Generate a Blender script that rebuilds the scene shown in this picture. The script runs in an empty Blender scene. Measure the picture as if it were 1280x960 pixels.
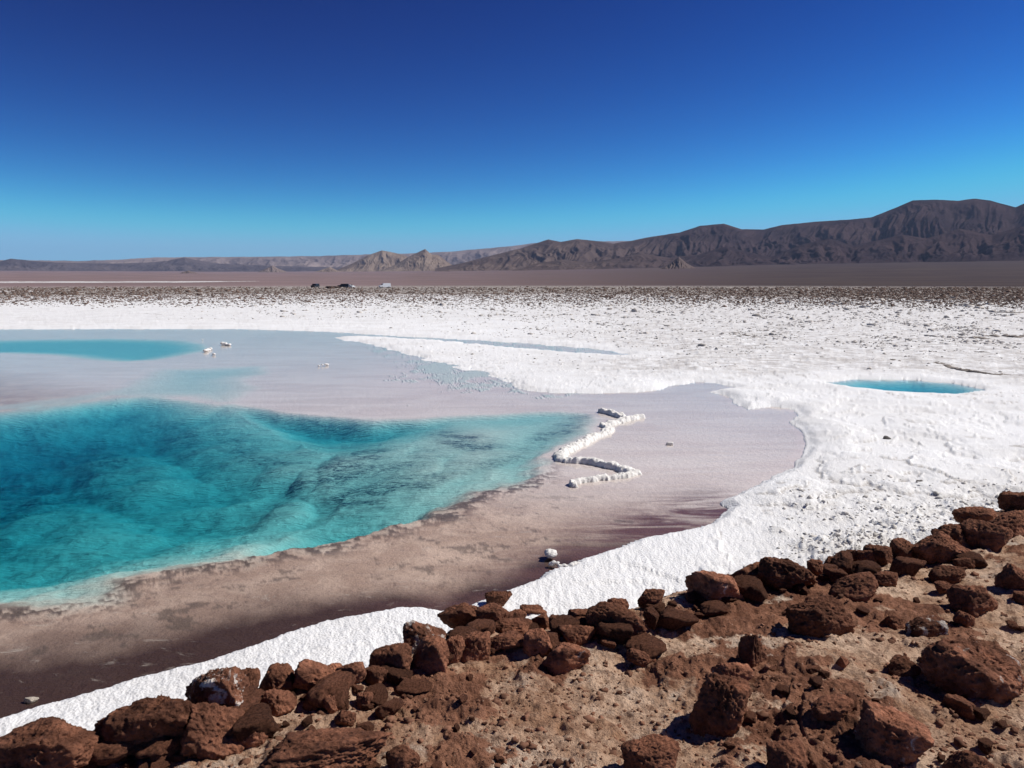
import bpy, bmesh, math, random
import numpy as np
from mathutils import Vector, Matrix, Euler

# ------------------------------------------------------------------ camera, sky, sun, exposure
S = bpy.context.scene
COL = S.collection
CAM_H = 3.8
HORIZON = 349.0
PITCH = math.atan((480 - HORIZON) / 960.0)
cam_d = bpy.data.cameras.new('camera')
cam_d.sensor_width = 36.0; cam_d.lens = 27.0
cam_d.clip_start = 0.1; cam_d.clip_end = 200000.0
cam = bpy.data.objects.new('camera', cam_d); COL.objects.link(cam)
cam.location = (0, 0, CAM_H)
cam.rotation_euler = (math.pi / 2 - PITCH, 0, 0)
S.camera = cam

SUN_AZ = math.radians(78)      # to the right of the view direction (+Y)
SUN_EL = math.radians(47)
world = bpy.data.worlds.new('World'); S.world = world
world.use_nodes = True
wn = world.node_tree; wn.nodes.clear()
sky = wn.nodes.new('ShaderNodeTexSky'); sky.sky_type = 'NISHITA'
sky.sun_disc = False; sky.sun_elevation = SUN_EL; sky.sun_rotation = SUN_AZ
sky.altitude = 3000; sky.air_density = 1.0; sky.dust_density = 0.0; sky.ozone_density = 6.0
# thin dry desert air at 2300 m: each channel of the sky falls off faster away from the horizon
sp_ = wn.nodes.new('ShaderNodeSeparateColor'); cb_ = wn.nodes.new('ShaderNodeCombineColor')
wn.links.new(sky.outputs[0], sp_.inputs[0])
for ch, (gain, ex, cap, sm) in enumerate(((.0452, 3.3, 2.7, 1.6), (.0684, 3.0, 6.4, 3.0), (.135, 2.2, 9.8, 3.0))):
    pw_ = wn.nodes.new('ShaderNodeMath'); pw_.operation = 'POWER'; pw_.inputs[1].default_value = ex
    ml_ = wn.nodes.new('ShaderNodeMath'); ml_.operation = 'MULTIPLY'; ml_.inputs[1].default_value = gain
    wn.links.new(sp_.outputs[ch], pw_.inputs[0]); wn.links.new(pw_.outputs[0], ml_.inputs[0]); sm_ = wn.nodes.new('ShaderNodeMath'); sm_.operation = 'SMOOTH_MIN'; sm_.inputs[1].default_value = cap; sm_.inputs[2].default_value = sm
    wn.links.new(ml_.outputs[0], sm_.inputs[0]); wn.links.new(sm_.outputs[0], cb_.inputs[ch])
bg = wn.nodes.new('ShaderNodeBackground'); bg.inputs['Strength'].default_value = 0.085
wo = wn.nodes.new('ShaderNodeOutputWorld')
wn.links.new(cb_.outputs[0], bg.inputs['Color']); wn.links.new(bg.outputs[0], wo.inputs['Surface'])

sun_d = bpy.data.lights.new('sun', 'SUN'); sun_d.energy = 4.9; sun_d.angle = math.radians(0.53)
sun_d.color = (1.0, 0.955, 0.89)
sun = bpy.data.objects.new('sun', sun_d); COL.objects.link(sun)
sdir = Vector((math.sin(SUN_AZ) * math.cos(SUN_EL), math.cos(SUN_AZ) * math.cos(SUN_EL), math.sin(SUN_EL)))
sun.rotation_euler = (-sdir).to_track_quat('-Z', 'Y').to_euler()
S.view_settings.view_transform = 'Standard'; S.view_settings.look = 'None'
S.view_settings.exposure = 0.0; S.view_settings.gamma = 1.0
S.view_settings.use_curve_mapping = False
S.render.engine = 'CYCLES'
S.cycles.max_bounces = 8; S.cycles.transparent_max_bounces = 12; S.cycles.volume_bounces = 0
S.cycles.use_denoising = True
S.cycles.caustics_reflective = False; S.cycles.caustics_refractive = False

rng = np.random.default_rng(7)
random.seed(7)

# ------------------------------------------------------------------ noise
def _h(ix, iy, iz, seed):
    h = (ix.astype(np.int64) * 374761393 + iy.astype(np.int64) * 668265263 + iz * 2147483647 + seed * 144665) & 0xffffffff
    h = ((h ^ (h >> 13)) * 1274126177) & 0xffffffff
    h = ((h ^ (h >> 15)) * 2246822519) & 0xffffffff
    return (h ^ (h >> 16)) & 0xffff
_ang = np.arange(256) / 256.0 * 2 * np.pi
_gc, _gs = np.cos(_ang), np.sin(_ang)
def pn2(x, y, seed=0):
    x = np.asarray(x, float); y = np.asarray(y, float)
    x0 = np.floor(x); y0 = np.floor(y); fx = x - x0; fy = y - y0
    u = fx * fx * fx * (fx * (fx * 6 - 15) + 10); v = fy * fy * fy * (fy * (fy * 6 - 15) + 10)
    def g(dx, dy):
        k = _h(x0 + dx, y0 + dy, 0, seed) & 255
        return _gc[k] * (fx - dx) + _gs[k] * (fy - dy)
    a = g(0, 0); b = g(1, 0); c = g(0, 1); d = g(1, 1)
    a += u * (b - a); c += u * (d - c)
    return (a + v * (c - a)) * 1.5
def fbm(x, y, o=4, seed=0, gain=0.5, lac=2.03):
    s = 0; a = 1; t = 0
    for i in range(o):
        s = s + a * pn2(x, y, seed + i * 17); t += a; a *= gain; x = x * lac + 3.1; y = y * lac - 1.7
    return s / t
def ridged(x, y, o=4, seed=0, gain=0.5):
    s = 0; a = 1; t = 0
    for i in range(o):
        s = s + a * (1 - 2 * np.abs(pn2(x, y, seed + i * 17))); t += a; a *= gain; x = x * 2.07 + 5.3; y = y * 2.07 + 1.9
    return s / t
_G3 = rng.normal(size=(256, 3)); _G3 /= np.linalg.norm(_G3, axis=1)[:, None]
def pn3(p, seed=0):
    p0 = np.floor(p); f = p - p0
    u = f * f * f * (f * (f * 6 - 15) + 10)
    r = {}
    for dx in (0, 1):
        for dy in (0, 1):
            for dz in (0, 1):
                k = _h(p0[:, 0] + dx, p0[:, 1] + dy, (p0[:, 2] + dz).astype(np.int64), seed) & 255
                gv = _G3[k]
                r[dx, dy, dz] = gv[:, 0] * (f[:, 0] - dx) + gv[:, 1] * (f[:, 1] - dy) + gv[:, 2] * (f[:, 2] - dz)
    l = lambda a, b, t: a + t * (b - a)
    return 1.5 * l(l(l(r[0,0,0], r[1,0,0], u[:,0]), l(r[0,1,0], r[1,1,0], u[:,0]), u[:,1]),
             l(l(r[0,0,1], r[1,0,1], u[:,0]), l(r[0,1,1], r[1,1,1], u[:,0]), u[:,1]), u[:,2])
def fbm3(p, o=4, seed=0, gain=0.5):
    s = 0; a = 1; t = 0
    for i in range(o):
        s = s + a * pn3(p, seed + 13 * i); t += a; a *= gain; p = p * 2.05 + 1.3
    return s / t
def ss(a, b, x):
    t = np.clip((x - a) / (b - a), 0, 1); return t * t * (3 - 2 * t)

# ------------------------------------------------------------------ survey of the place: sight lines of the photograph to points on the ground
CP, SP = math.cos(PITCH), math.sin(PITCH)
def ray(px, py):
    a = (np.asarray(px, float) - 640) / 960; b = (480 - np.asarray(py, float)) / 960
    return np.stack([a, CP + b * SP, -SP + b * CP], -1)
def plane(px, py, z=0.0):
    d = ray(px, py); t = (z - CAM_H) / d[..., 2]
    return d[..., :2] * t[..., None]
def PL(pts, z=0.0):
    a = np.array(pts, float); return plane(a[:, 0], a[:, 1], z)
def seg_dist(P, A, closed=True):
    """distance of points P to polyline A, and inside flag if closed"""
    n = len(A); d2 = np.full(len(P), 1e18); ins = np.zeros(len(P), bool)
    for i in range(n if closed else n - 1):
        a = A[i]; b = A[(i + 1) % n]; e = b - a
        w = P - a
        t = np.clip((w @ e) / max(e @ e, 1e-12), 0, 1)
        q = w - t[:, None] * e
        np.minimum(d2, q[:, 0] ** 2 + q[:, 1] ** 2, out=d2)
        if closed:
            c = (a[1] > P[:, 1]) != (b[1] > P[:, 1])
            if abs(e[1]) > 1e-12:
                ins ^= c & (P[:, 0] < e[0] * (P[:, 1] - a[1]) / e[1] + a[0])
    return np.sqrt(d2), ins
def sdist(P, A, margin=6.0):
    """signed distance, positive inside; far points get -margin"""
    out = np.full(len(P), -float(margin))
    lo = A.min(0) - margin; hi = A.max(0) + margin
    m = np.all((P > lo) & (P < hi), axis=1)
    if m.any():
        d, i = seg_dist(P[m], A)
        out[m] = np.where(i, d, -np.minimum(d, margin))
    return out

NEAR_SHORE = [(-600,1040),(-300,985),(0,903),(60,885),(120,868),(180,850),(240,833),(300,815),(360,795),(420,779),(470,769),
    (500,762),(530,764),(548,768),(565,768),(590,757),(620,745),(650,735),(676,727),(690,716),(712,712),(722,703),(760,690),(800,677),(840,668),(870,661),
    (900,648),(912,636),(897,629)]
PAN = NEAR_SHORE + [(925,616),(960,601),(985,586),(1002,572),(1013,556),(1008,545),(1000,535),(985,527),(997,518),(992,511),
    (965,508),(935,512),(918,506),(908,496),(890,490),(915,484),(895,478),(870,477),(845,481),(825,487),(800,490),(740,491),
    (690,490),(660,488),(640,482),(632,474),(605,466),(575,459),(545,452),(520,446),(500,440),(480,434),(450,428),(415,422),
    (450,420),(540,425),(620,433),(700,440),(770,444),(790,443),(760,438),(700,432),(600,425),(500,420),(400,414),(300,411),
    (200,411),(0,411),(-600,411)]
BASIN_FAR = [(225,497),(272,505),(297,503),(312,507),(345,512),(378,516),(420,521),(468,524),(519,522),(558,519),(610,517),
    (663,514),(700,513),(735,516),(749,524)]
BASIN = [(-600,530),(-200,520),(0,512),(60,505),(120,498),(180,494)] + BASIN_FAR + [(735,545),(700,560),(690,572),(683,592),(644,609),
    (585,625),(542,648),(503,656),(456,671),(378,688),(336,695),(250,712),(195,722),(156,731),(125,752),(78,760),(0,766),(-300,800),(-600,830)]
PALE = [(203,461),(330,457),(345,466),(306,474),(325,484),(297,501),(272,504),(225,497),(140,495),(120,500),(60,507),(0,514),(-300,526),(-300,515),(0,505),(100,494),(156,483),(175,471)]
FARPOOL = [(-500,428),(-200,426),(0,425),(50,424),(150,423),(230,425),(258,430),(262,436),(240,442),(200,449),(150,452),(110,449),(60,443),(0,441),(-300,440),(-500,440)]
POOL = [(1026,478),(1075,474),(1140,474.5),(1195,479.5),(1234,487.5),(1192,493),(1135,491.5),(1075,486.5)]
BANK_Z = 1.8
BANK = [(-500,1050),(-200,1010),(0,975),(60,955),(110,938),(180,925),(230,900),(300,885),(370,880),(440,865),(510,840),(560,808),(620,792),(690,790),
    (760,786),(820,765),(870,752),(930,738),(990,722),(1040,716),(1100,705),(1160,690),(1220,672),(1270,648),(1340,615),(1450,575),(1600,545),(1900,520)]
pan_w = PL(PAN); near_w = PL(NEAR_SHORE); basin_w = PL(BASIN); bfar_w = PL(BASIN_FAR); pale_w = PL(PALE)
fpool_w = PL(FARPOOL); pool_w = PL(POOL)
bank_w = PL(BANK, BANK_Z)
bank_w = np.vstack([bank_w, [[40, -5], [20, -20], [-20, -20], [-14, 0]]])

# dark growth and the mounds' shaded left sides, painted on the basin floor: centre, half length, half width (pixels of the photo), tilt
MOUND_SHADE = [(468,612,70,24,-27,1.0),(428,588,70,22,-22,1.0),(585,553,50,13,12,.9),(700,538,46,10,-25,.8),(540,600,70,12,-25,.6),(350,580,60,16,-15,.6),(610,580,60,9,-15,.5),(655,566,36,9,-25,.5),
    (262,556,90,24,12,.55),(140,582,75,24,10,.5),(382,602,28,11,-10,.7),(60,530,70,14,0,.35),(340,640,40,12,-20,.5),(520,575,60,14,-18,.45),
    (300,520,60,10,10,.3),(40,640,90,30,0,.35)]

def survey(P):
    """height and masks of the ground at plan points P (n,2)"""
    n = len(P); x, y = P[:, 0], P[:, 1]; r = np.hypot(x, y)
    m = {}
    az = np.arctan2(x, np.maximum(y, 1e-3)); az = np.where(y > 0, az, np.sign(x) * np.pi / 2)
    near = r < 90
    warp = np.zeros(n); k = near
    xk, yk = x[k], y[k]; sc = np.clip(r[k] / 14, .6, 3.5)
    warp[k] = sc * (.16 * fbm(xk * .8, yk * .8, 4, 3) + .036 * fbm(xk * 4.5, yk * 4.5, 4, 9, .6))
    warpL = np.zeros(n); warpL[k] = sc * .16 * fbm(xk * .55, yk * .55, 3, 5)
    tong = plane(575, 462); tong2 = plane(640, 437)
    fuzz = np.exp(-(((x - tong[0]) / 3.2) ** 2 + ((y - tong[1]) / 7.5) ** 2))
    warp[k] += fuzz[k] * 2.2 * fbm(xk * .55, yk * .7, 6, 21, .72)
    fz2 = np.exp(-(((x - tong2[0]) / 7) ** 2 + ((y - tong2[1]) / 6) ** 2))
    warp[k] += fz2[k] * .9 * fbm(xk * .8, yk * .8, 4, 31)
    sd = sdist(P, pan_w, 8) + warp
    pool = sdist(P, pool_w, 3) + warp * .6
    # ---- salt crust
    z = np.full(n, .016)
    out = -np.maximum(sd, pool)
    lf = np.zeros(n); mf = np.zeros(n); tr = np.zeros(n); cr = np.zeros(n)
    q = r < 260
    xq, yq = x[q], y[q]
    lf[q] = fbm(xq * .16, yq * .16, 3, 41)
    # plates of crust: stepped levels with ragged rims
    t0 = fbm(xq * .3, yq * .3, 4, 51) * 4.2 + .3 * fbm(xq * 3, yq * 3, 3, 55)
    fl = np.floor(t0); fr = t0 - fl
    tr[q] = fl + ss(.0, .10, fr)
    cr[q] = np.exp(-((fr - .12) / .05) ** 2) 
    mf[q] = .5 * fbm(xq * 5, yq * 5, 4, 61, .6) + .5 * ridged(xq * 9, yq * 9, 3, 67, .6) - .25
    crk = np.zeros(n); crk[q] = ss(.14, .02, np.minimum(fr, 1 - fr) * 2) * ss(-.1, .25, lf[q]) * ss(45, 25, r[q]) * ss(.2, .6, out[q])
    t2 = np.zeros(n); f2 = np.floor(t0 * .5); t2[q] = f2 + ss(0, .3, t0 * .5 - f2)
    rim = ss(0, .12 * np.clip(r / 8, 1, 12), out)
    z += .075 * rim * (1 - .75 * fuzz) + .03 * lf * ss(0, 2, out) + (.016 * tr + .012 * cr + .05 * ss(1, 5, x) * ss(40, 20, r) * (t2 + .35 * cr)) * ss(.1, .8, out) + .026 * mf * rim * ss(34, 12, r)
    # rubbly, dirty crust towards the bank on the right
    bd = sdist(P, bank_w, 9)
    rub = ss(-5.5, -1.2, bd + 2.0 * fbm(x * .5, y * .5, 4, 71)) * ss(1.5, 5.5, x) * (r < 60)
    if rub.max() > 0:
        kk = rub > 0
        z[kk] += rub[kk] * (.10 * ridged(x[kk] * 2.2, y[kk] * 2.2, 5, 77, .7) + .08 + .12 * np.maximum(0, fbm(x[kk] * 7, y[kk] * 7, 4, 79, .65)))
    # hummocky crust far right
    hum = ss(24, 34, r) * ss(-.02, .22, az + .05 * lf) * ss(260, 180, r) * ss(.5, 4, out) 
    hum = np.maximum(hum, ss(60, 80, r) * ss(260, 200, r) * (.25 + .5 * ss(-.1, .2, az)))
    z += hum * (.22 * np.maximum(0, fbm(x * .8, y * .8, 4, 83, .6)))
    z = np.maximum(z, .02)
    # ---- pan floor under its film of water
    mud_n = np.zeros(n); inn = (sd > 0)
    xi, yi = x[inn], y[inn]
    mud_n[inn] = fbm(xi * 1.6, yi * 1.6, 5, 91, .6)
    ff = np.minimum(np.maximum(fuzz, .8 * fz2) * 1.6, 1)
    zp = -.009 - .004 * ss(0, .5, sd) * (1 - ff) + .005 * mud_n * (1 - .8 * ff) + .004 * ff
    bas = np.full(n, -5.0); bas[inn] = sdist(P[inn], basin_w, 5) + warpL[inn] 
    nb_ = np.zeros(n); kq = bas > -2.5
    nb_[kq] = .42 * fbm(x[kq] * .9, y[kq] * 1.1, 5, 117, .6)
    pal = np.full(n, -5.0); pal[inn] = sdist(P[inn], pale_w, 3) + warpL[inn]
    fpo = np.full(n, -5.0); fpo[inn] = sdist(P[inn], fpool_w, 5) + warpL[inn] * .5
    dfar = np.full(n, 9.0); ib = bas > -1
    if ib.any():
        dfar[ib] = seg_dist(P[ib], bfar_w, False)[0]
    bas = bas + np.where(bas > -2.5, nb_ * ss(.8, 2.6, dfar), 0)
    tip = plane(742, 535); td = np.hypot(x - tip[0], y - tip[1])
    dmax = .045 + .07 * ss(.5, 4, td) + .42 * ss(3.5, 10, td) + .70 * ss(7, 16, td)
    gentle = dmax * (1 - np.exp(-(np.maximum(bas, 0) / (1.0 + 2.0 * ss(4, 14, td))) ** 1.5))
    pxx = x / np.maximum(y, 1) * 960 / 1.0 + 640
    wamp = .74 * np.exp(-((pxx - 400) / np.where(pxx < 400, 85, 130)) ** 2) + .16 * np.exp(-((pxx - 660) / 70) ** 2)
    wall = wamp * ss(.0, .75, bas) * np.exp(-np.maximum(bas, 0) / 2.6)
    dn = np.zeros(n); kb = bas > 0
    dn[kb] = .55 * fbm(x[kb] * .55 - y[kb] * .25, y[kb] * .9, 4, 101) + .12 * fbm(x[kb] * 2.2, y[kb] * 3.5, 3, 103)
    if kb.any():
        e_ = np.stack([x[kb], y[kb], -.35 - CAM_H + 0 * x[kb]], -1); fwd = e_ @ np.array([0, CP, -SP])
        qx = e_[:, 0] / fwd * 960 + 640; qy = 480 - (e_ @ np.array([0, SP, CP])) / fwd * 960
        qx = qx + 14 * fbm(x[kb] * .8, y[kb] * .8, 3, 119); mo = np.zeros(kb.sum())
        for (cx, cy, a_, b_, tl, amp) in MOUND_SHADE:
            t_ = math.radians(tl); dx = qx - cx - .35 * a_; dy = qy - cy - .1 * b_
            u = (dx * math.cos(t_) + dy * math.sin(t_)) / a_; v = (-dx * math.sin(t_) + dy * math.cos(t_)) / (b_ * 1.3)
            mo = np.maximum(mo, amp * np.exp(-(u * u + v * v) ** 2))
        gentle[kb] *= 1 - .62 * mo
    dep = np.maximum(gentle, wall); dep = dep * (1 + .55 * dn) + .008 * ridged(x * 4, y * 6, 3, 109, .6) * ss(0, .6, bas) * ss(.02, .2, dep) if kb.any() else dep
    zp -= np.maximum(dep, 0) * (bas > 0)
    zp -= .045 * ss(-.3, 2.2, pal) + .13 * ss(-.4, 2.6, fpo)
    # crumbly rim of the near side of the basin
    rimn = np.exp(-((bas + .02) / .34) ** 2) * (dfar > 2.0) * inn * ss(17, 13.5, y)
    crn = np.zeros(n); kr = rimn > .02
    crn[kr] = ss(.12, .35, ridged(x[kr] * 2.2, y[kr] * 3.2, 4, 113, .6) - .25 + .5 * fbm(x[kr] * .5, y[kr] * .5, 2, 115))
    zp += .016 * rimn * crn
    zp = np.minimum(np.where(sd > .08, zp, np.minimum(zp, -.006)), -.0025)
    z = np.where(sd > 0, zp, z)
    # ---- the small pool on the right
    z = np.where(pool > 0, -.03 - .42 * ss(0, 1.6, pool), z)
    # ---- brown bank the photographer stands on
    slope = ss(-1.8, -.15, bd + .25 * fbm(x * .9, y * .9, 3, 121) * (r < 60))
    kb2 = (bd > -2.6) & (r < 60)
    hb = np.zeros(n); bm = np.zeros(n); steps = np.zeros(n)
    X, Y = x[kb2], y[kb2]
    lowf = fbm(X * .55, Y * .55, 4, 131)
    wx = X + .25 * fbm(X * 1.5, Y * 1.5, 3, 133); wy = Y + .25 * fbm(X * 1.5, Y * 1.5, 3, 137)
    tt = fbm(wx * .9, wy * .9, 4, 139) * 5.0; tf = np.floor(tt); tfr = tt - tf
    st = tf + ss(.0, .14, tfr)
    rg = ridged(wx * 2.1, wy * 2.1, 5, 141, .58)
    fine = fbm(X * 14, Y * 14, 4, 143, .62)
    mid = fbm(X * 4.5, Y * 4.5, 4, 145, .6)
    crust = ss(.05, .33, .05 * ss(-1, 2.5, X) + fbm(X * 1.1, Y * 1.1, 4, 149, .6) + .08)          # patches of brown crust over the sand
    inner = ss(.0, 1.2, bd[kb2])
    hb[kb2] = (.11 * lowf + .022 * st) * (.25 + .75 * inner) - .03 * (1 - inner) + crust * (.034 * rg + .0 + .014 * fine) + .014 * fine + .045 * mid + .02 * np.abs(mid)
    bm[kb2] = crust; steps[kb2] = np.exp(-((tfr - .02) / .05) ** 2)
    zb = slope * (BANK_Z - .06 + hb)
    z = np.where(slope > 0, np.maximum(z * (1 - slope), z * 0 + .0) + zb, z)
    # ---- plain and its rise towards the mountains
    sl = .011 + .021 * ss(-.35, .6, az)
    rr = np.maximum(r - 1300, 0); far = sl * rr ** 2 / (rr + 1500)
    z = z + far + ss(400, 2500, r) * (r / 3000) * 2.0 * fbm(x / 900, y / 900, 3, 151)
    m.update(sd=sd, pool=pool, bd=bd, slope=slope, rub=rub, hum=hum, bas=bas, dep=np.where(bas > 0, dep, 0), crn=crn * rimn,
             crust=bm, mud=mud_n, az=az, r=r, cr=cr, steps=steps, pal=pal, fpo=fpo, dfar=dfar, nb=nb_, fuzz=fuzz, fz2=fz2, crk=crk)
    return z, m

# ------------------------------------------------------------------ node helpers
def mat(name):
    m = bpy.data.materials.new(name); m.use_nodes = True
    nt = m.node_tree; nt.nodes.clear()
    return m, nt
class NT:
    def __init__(self, name):
        self.m, self.t = mat(name)
        self.o = self.n('ShaderNodeOutputMaterial')
    def n(self, k, **kw):
        a = self.t.nodes.new(k)
        for p, v in kw.items(): setattr(a, p, v)
        return a
    def l(self, a, b): self.t.links.new(a, b)
    def val(self, sock, v):
        if hasattr(v, 'is_linked') or hasattr(v, 'links'): self.l(v, sock)
        else: sock.default_value = v
    def attr(self, name):
        return self.n('ShaderNodeAttribute', attribute_name=name).outputs['Fac']
    def coord(self, scale=(1, 1, 1), kind='Object'):
        c = self.n('ShaderNodeTexCoord'); mp = self.n('ShaderNodeMapping'); mp.inputs['Scale'].default_value = scale
        self.l(c.outputs[kind], mp.inputs['Vector']); return mp.outputs[0]
    def noise(self, scale, detail=6, rough=.55, vec=None, dist=0.0):
        a = self.n('ShaderNodeTexNoise'); a.inputs['Scale'].default_value = scale; a.inputs['Detail'].default_value = detail
        a.inputs['Roughness'].default_value = rough; a.inputs['Distortion'].default_value = dist
        if vec is not None: self.l(vec, a.inputs['Vector'])
        return a.outputs['Fac']
    def voro(self, scale, vec=None, feature='F1'):
        a = self.n('ShaderNodeTexVoronoi', feature=feature); a.inputs['Scale'].default_value = scale
        if vec is not None: self.l(vec, a.inputs['Vector'])
        return a.outputs['Distance']
    def ramp(self, fac, lo, hi):
        a = self.n('ShaderNodeMapRange', interpolation_type='SMOOTHSTEP')
        a.inputs['From Min'].default_value = lo; a.inputs['From Max'].default_value = hi
        self.l(fac, a.inputs['Value']); return a.outputs['Result']
    def mix(self, f, a, b, mode='MIX'):
        k = self.n('ShaderNodeMix', data_type='RGBA', blend_type=mode)
        self.val(k.inputs[0], f)
        for s, v in ((k.inputs[6], a), (k.inputs[7], b)):
            if isinstance(v, tuple): s.default_value = (*v[:3], 1)
            else: self.l(v, s)
        return k.outputs[2]
    def math(self, op, a, b=0.0):
        k = self.n('ShaderNodeMath', operation=op); self.val(k.inputs[0], a); self.val(k.inputs[1], b); return k.outputs[0]
    def bump(self, h, strength=.5, dist=.02, nrm=None):
        b = self.n('ShaderNodeBump'); b.inputs['Strength'].default_value = strength; b.inputs['Distance'].default_value = dist
        self.l(h, b.inputs['Height'])
        if nrm is not None: self.l(nrm, b.inputs['Normal'])
        return b.outputs[0]
    def out(self, color, rough=.9, nrm=None, spec=.3, metal=0.0):
        p = self.n('ShaderNodeBsdfPrincipled')
        if isinstance(color, tuple): p.inputs['Base Color'].default_value = (*color, 1)
        else: self.l(color, p.inputs['Base Color'])
        self.val(p.inputs['Roughness'], rough); p.inputs['Specular IOR Level'].default_value = spec
        p.inputs['Metallic'].default_value = metal
        if nrm is not None: self.l(nrm, p.inputs['Normal'])
        self.l(p.outputs[0], self.o.inputs['Surface']); return self.m

def mat_salt():
    t = NT('salt'); v = t.coord()
    big = t.ramp(t.noise(.35, 5, .6, v), .42, .70)
    c = t.mix(t.math('MULTIPLY', big, .5), (.86, .86, .855), (.70, .685, .66))
    sp = t.ramp(t.noise(9, 6, .7, v), .60, .74)
    c = t.mix(t.math('MULTIPLY', sp, .35), c, (.50, .47, .43))
    rub = t.attr('rub')
    rn = t.math('MULTIPLY', rub, t.ramp(t.noise(4, 8, .7, v), .36, .62))
    c = t.mix(t.math('MULTIPLY', rn, .75), c, (.42, .385, .34))
    hm = t.math('MULTIPLY', t.attr('hum'), t.ramp(t.noise(1.2, 8, .75, v), .38, .62))
    c = t.mix(t.math('MULTIPLY', hm, .8), c, (.40, .36, .33))
    c = t.mix(t.math('MULTIPLY', t.attr('crack'), .8), c, (.46, .43, .40))
    c = t.mix(t.math('MULTIPLY', t.attr('plain'), t.ramp(t.noise(.5, 8, .8, v), .42, .58)), c, (.30, .24, .21))
    h = t.math('ADD', t.noise(26, 7, .7, v), t.math('MULTIPLY', t.voro(34, v), .5))
    return t.out(c, .85, t.bump(h, .9, .018), .25)
def mat_bed():
    t = NT('pan_floor'); v = t.coord(); vs = t.coord((.6, 2.2, 1))
    n1 = t.noise(1.3, 8, .62, v, .6)
    c = t.mix(t.ramp(n1, .38, .66), (.50, .345, .275), (.68, .495, .405))
    n2 = t.ramp(t.noise(6, 8, .76, v, .4), .53, .66)
    c = t.mix(t.math('MULTIPLY', n2, .55), c, (.30, .22, .19))
    far_ = t.mix(t.ramp(t.noise(.5, 6, .6, vs, .8), .35, .68), (.92, .80, .78), (.80, .67, .65))
    c = t.mix(t.attr('grey'), c, far_)
    dk = t.attr('dark')
    c = t.mix(dk, c, (.046, .020, .016))
    pl_ = t.ramp(t.noise(2.4, 7, .7, t.coord((.8, 1.6, 1)), 1.2), .58, .70)
    c = t.mix(t.math('MULTIPLY', pl_, .4), c, (.66, .58, .52))
    st = t.math('MULTIPLY', t.attr('maroon'), t.ramp(t.noise(.8, 6, .6, vs, 1.5), .36, .62))
    c = t.mix(st, c, (.16, .075, .07))
    wh = t.attr('white')
    c = t.mix(wh, c, (.74, .76, .70))
    al = t.math('MULTIPLY', t.attr('algae_shade'), t.ramp(t.noise(5.5, 9, .80, t.coord((.8, 1.5, 1)), 1.0), .38, .54))
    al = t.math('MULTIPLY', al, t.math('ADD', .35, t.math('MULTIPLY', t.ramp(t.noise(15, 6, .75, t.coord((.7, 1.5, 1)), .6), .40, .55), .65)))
    c = t.mix(al, c, (.015, .05, .07))  # dark colour for growth and for the shaded sides of the mounds
    c = t.mix(t.attr('crumb'), c, (.10, .075, .06))
    h = t.math('ADD', t.noise(8, 8, .68, v), t.math('MULTIPLY', t.noise(40, 4, .6, v), .3))
    rp = t.math('MULTIPLY', t.noise(6, 3, .55, t.coord((.45, 2.0, 1)), .5), t.math('MULTIPLY', t.attr('white'), 2.4))
    h = t.math('ADD', h, rp)
    return t.out(c, .75, t.bump(h, .9, .035), .2)
def mat_bank():
    t = NT('bank_earth'); v = t.coord()
    sand = t.mix(t.ramp(t.noise(2.2, 8, .65, v), .36, .66), (.38, .215, .13), (.70, .50, .355))
    sand = t.mix(t.math('MULTIPLY', t.ramp(t.noise(1.1, 7, .72, v, .5), .53, .66), .85), sand, (.62, .52, .42))
    brown = t.mix(t.ramp(t.noise(5, 8, .68, v), .35, .68), (.15, .064, .038), (.36, .175, .106))
    f = t.math('ADD', t.attr('crust'), t.math('MULTIPLY', t.math('SUBTRACT', t.noise(5, 9, .75, v), .5), 3.2))
    c = t.mix(t.ramp(f, .28, .62), sand, brown)
    gr = t.ramp(t.noise(14, 7, .75, v), .50, .60)
    c = t.mix(t.math('MULTIPLY', gr, .55), c, (.15, .068, .040))
    sp = t.ramp(t.noise(38, 5, .7, v), .57, .66)
    c = t.mix(t.math('MULTIPLY', sp, .7), c, (.07, .035, .024))
    ls = t.ramp(t.noise(55, 4, .7, v), .64, .72)
    c = t.mix(t.math('MULTIPLY', ls, .6), c, (.68, .56, .44))
    h = t.math('ADD', t.noise(20, 8, .72, v), t.math('MULTIPLY', t.noise(80, 4, .65, v), .35))
    return t.out(c, .95, t.bump(h, .95, .03), .12)
def mat_plain():
    t = NT('plain_earth'); v = t.coord()
    c = t.mix(t.attr('right'), (.25, .18, .18), (.06, .044, .044))
    n = t.noise(.004, 8, .6, t.coord((1, 1, 1)))
    c = t.mix(t.math('MULTIPLY', t.ramp(n, .4, .65), .4), c, (.11, .085, .07))
    near = t.attr('speck')
    sp = t.ramp(t.noise(.45, 9, .85, v), .46, .54)
    c2 = t.mix(sp, (.075, .05, .04), (.60, .56, .52))
    c = t.mix(near, c, c2)
    return t.out(c, 1.0, None, .05)
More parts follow.
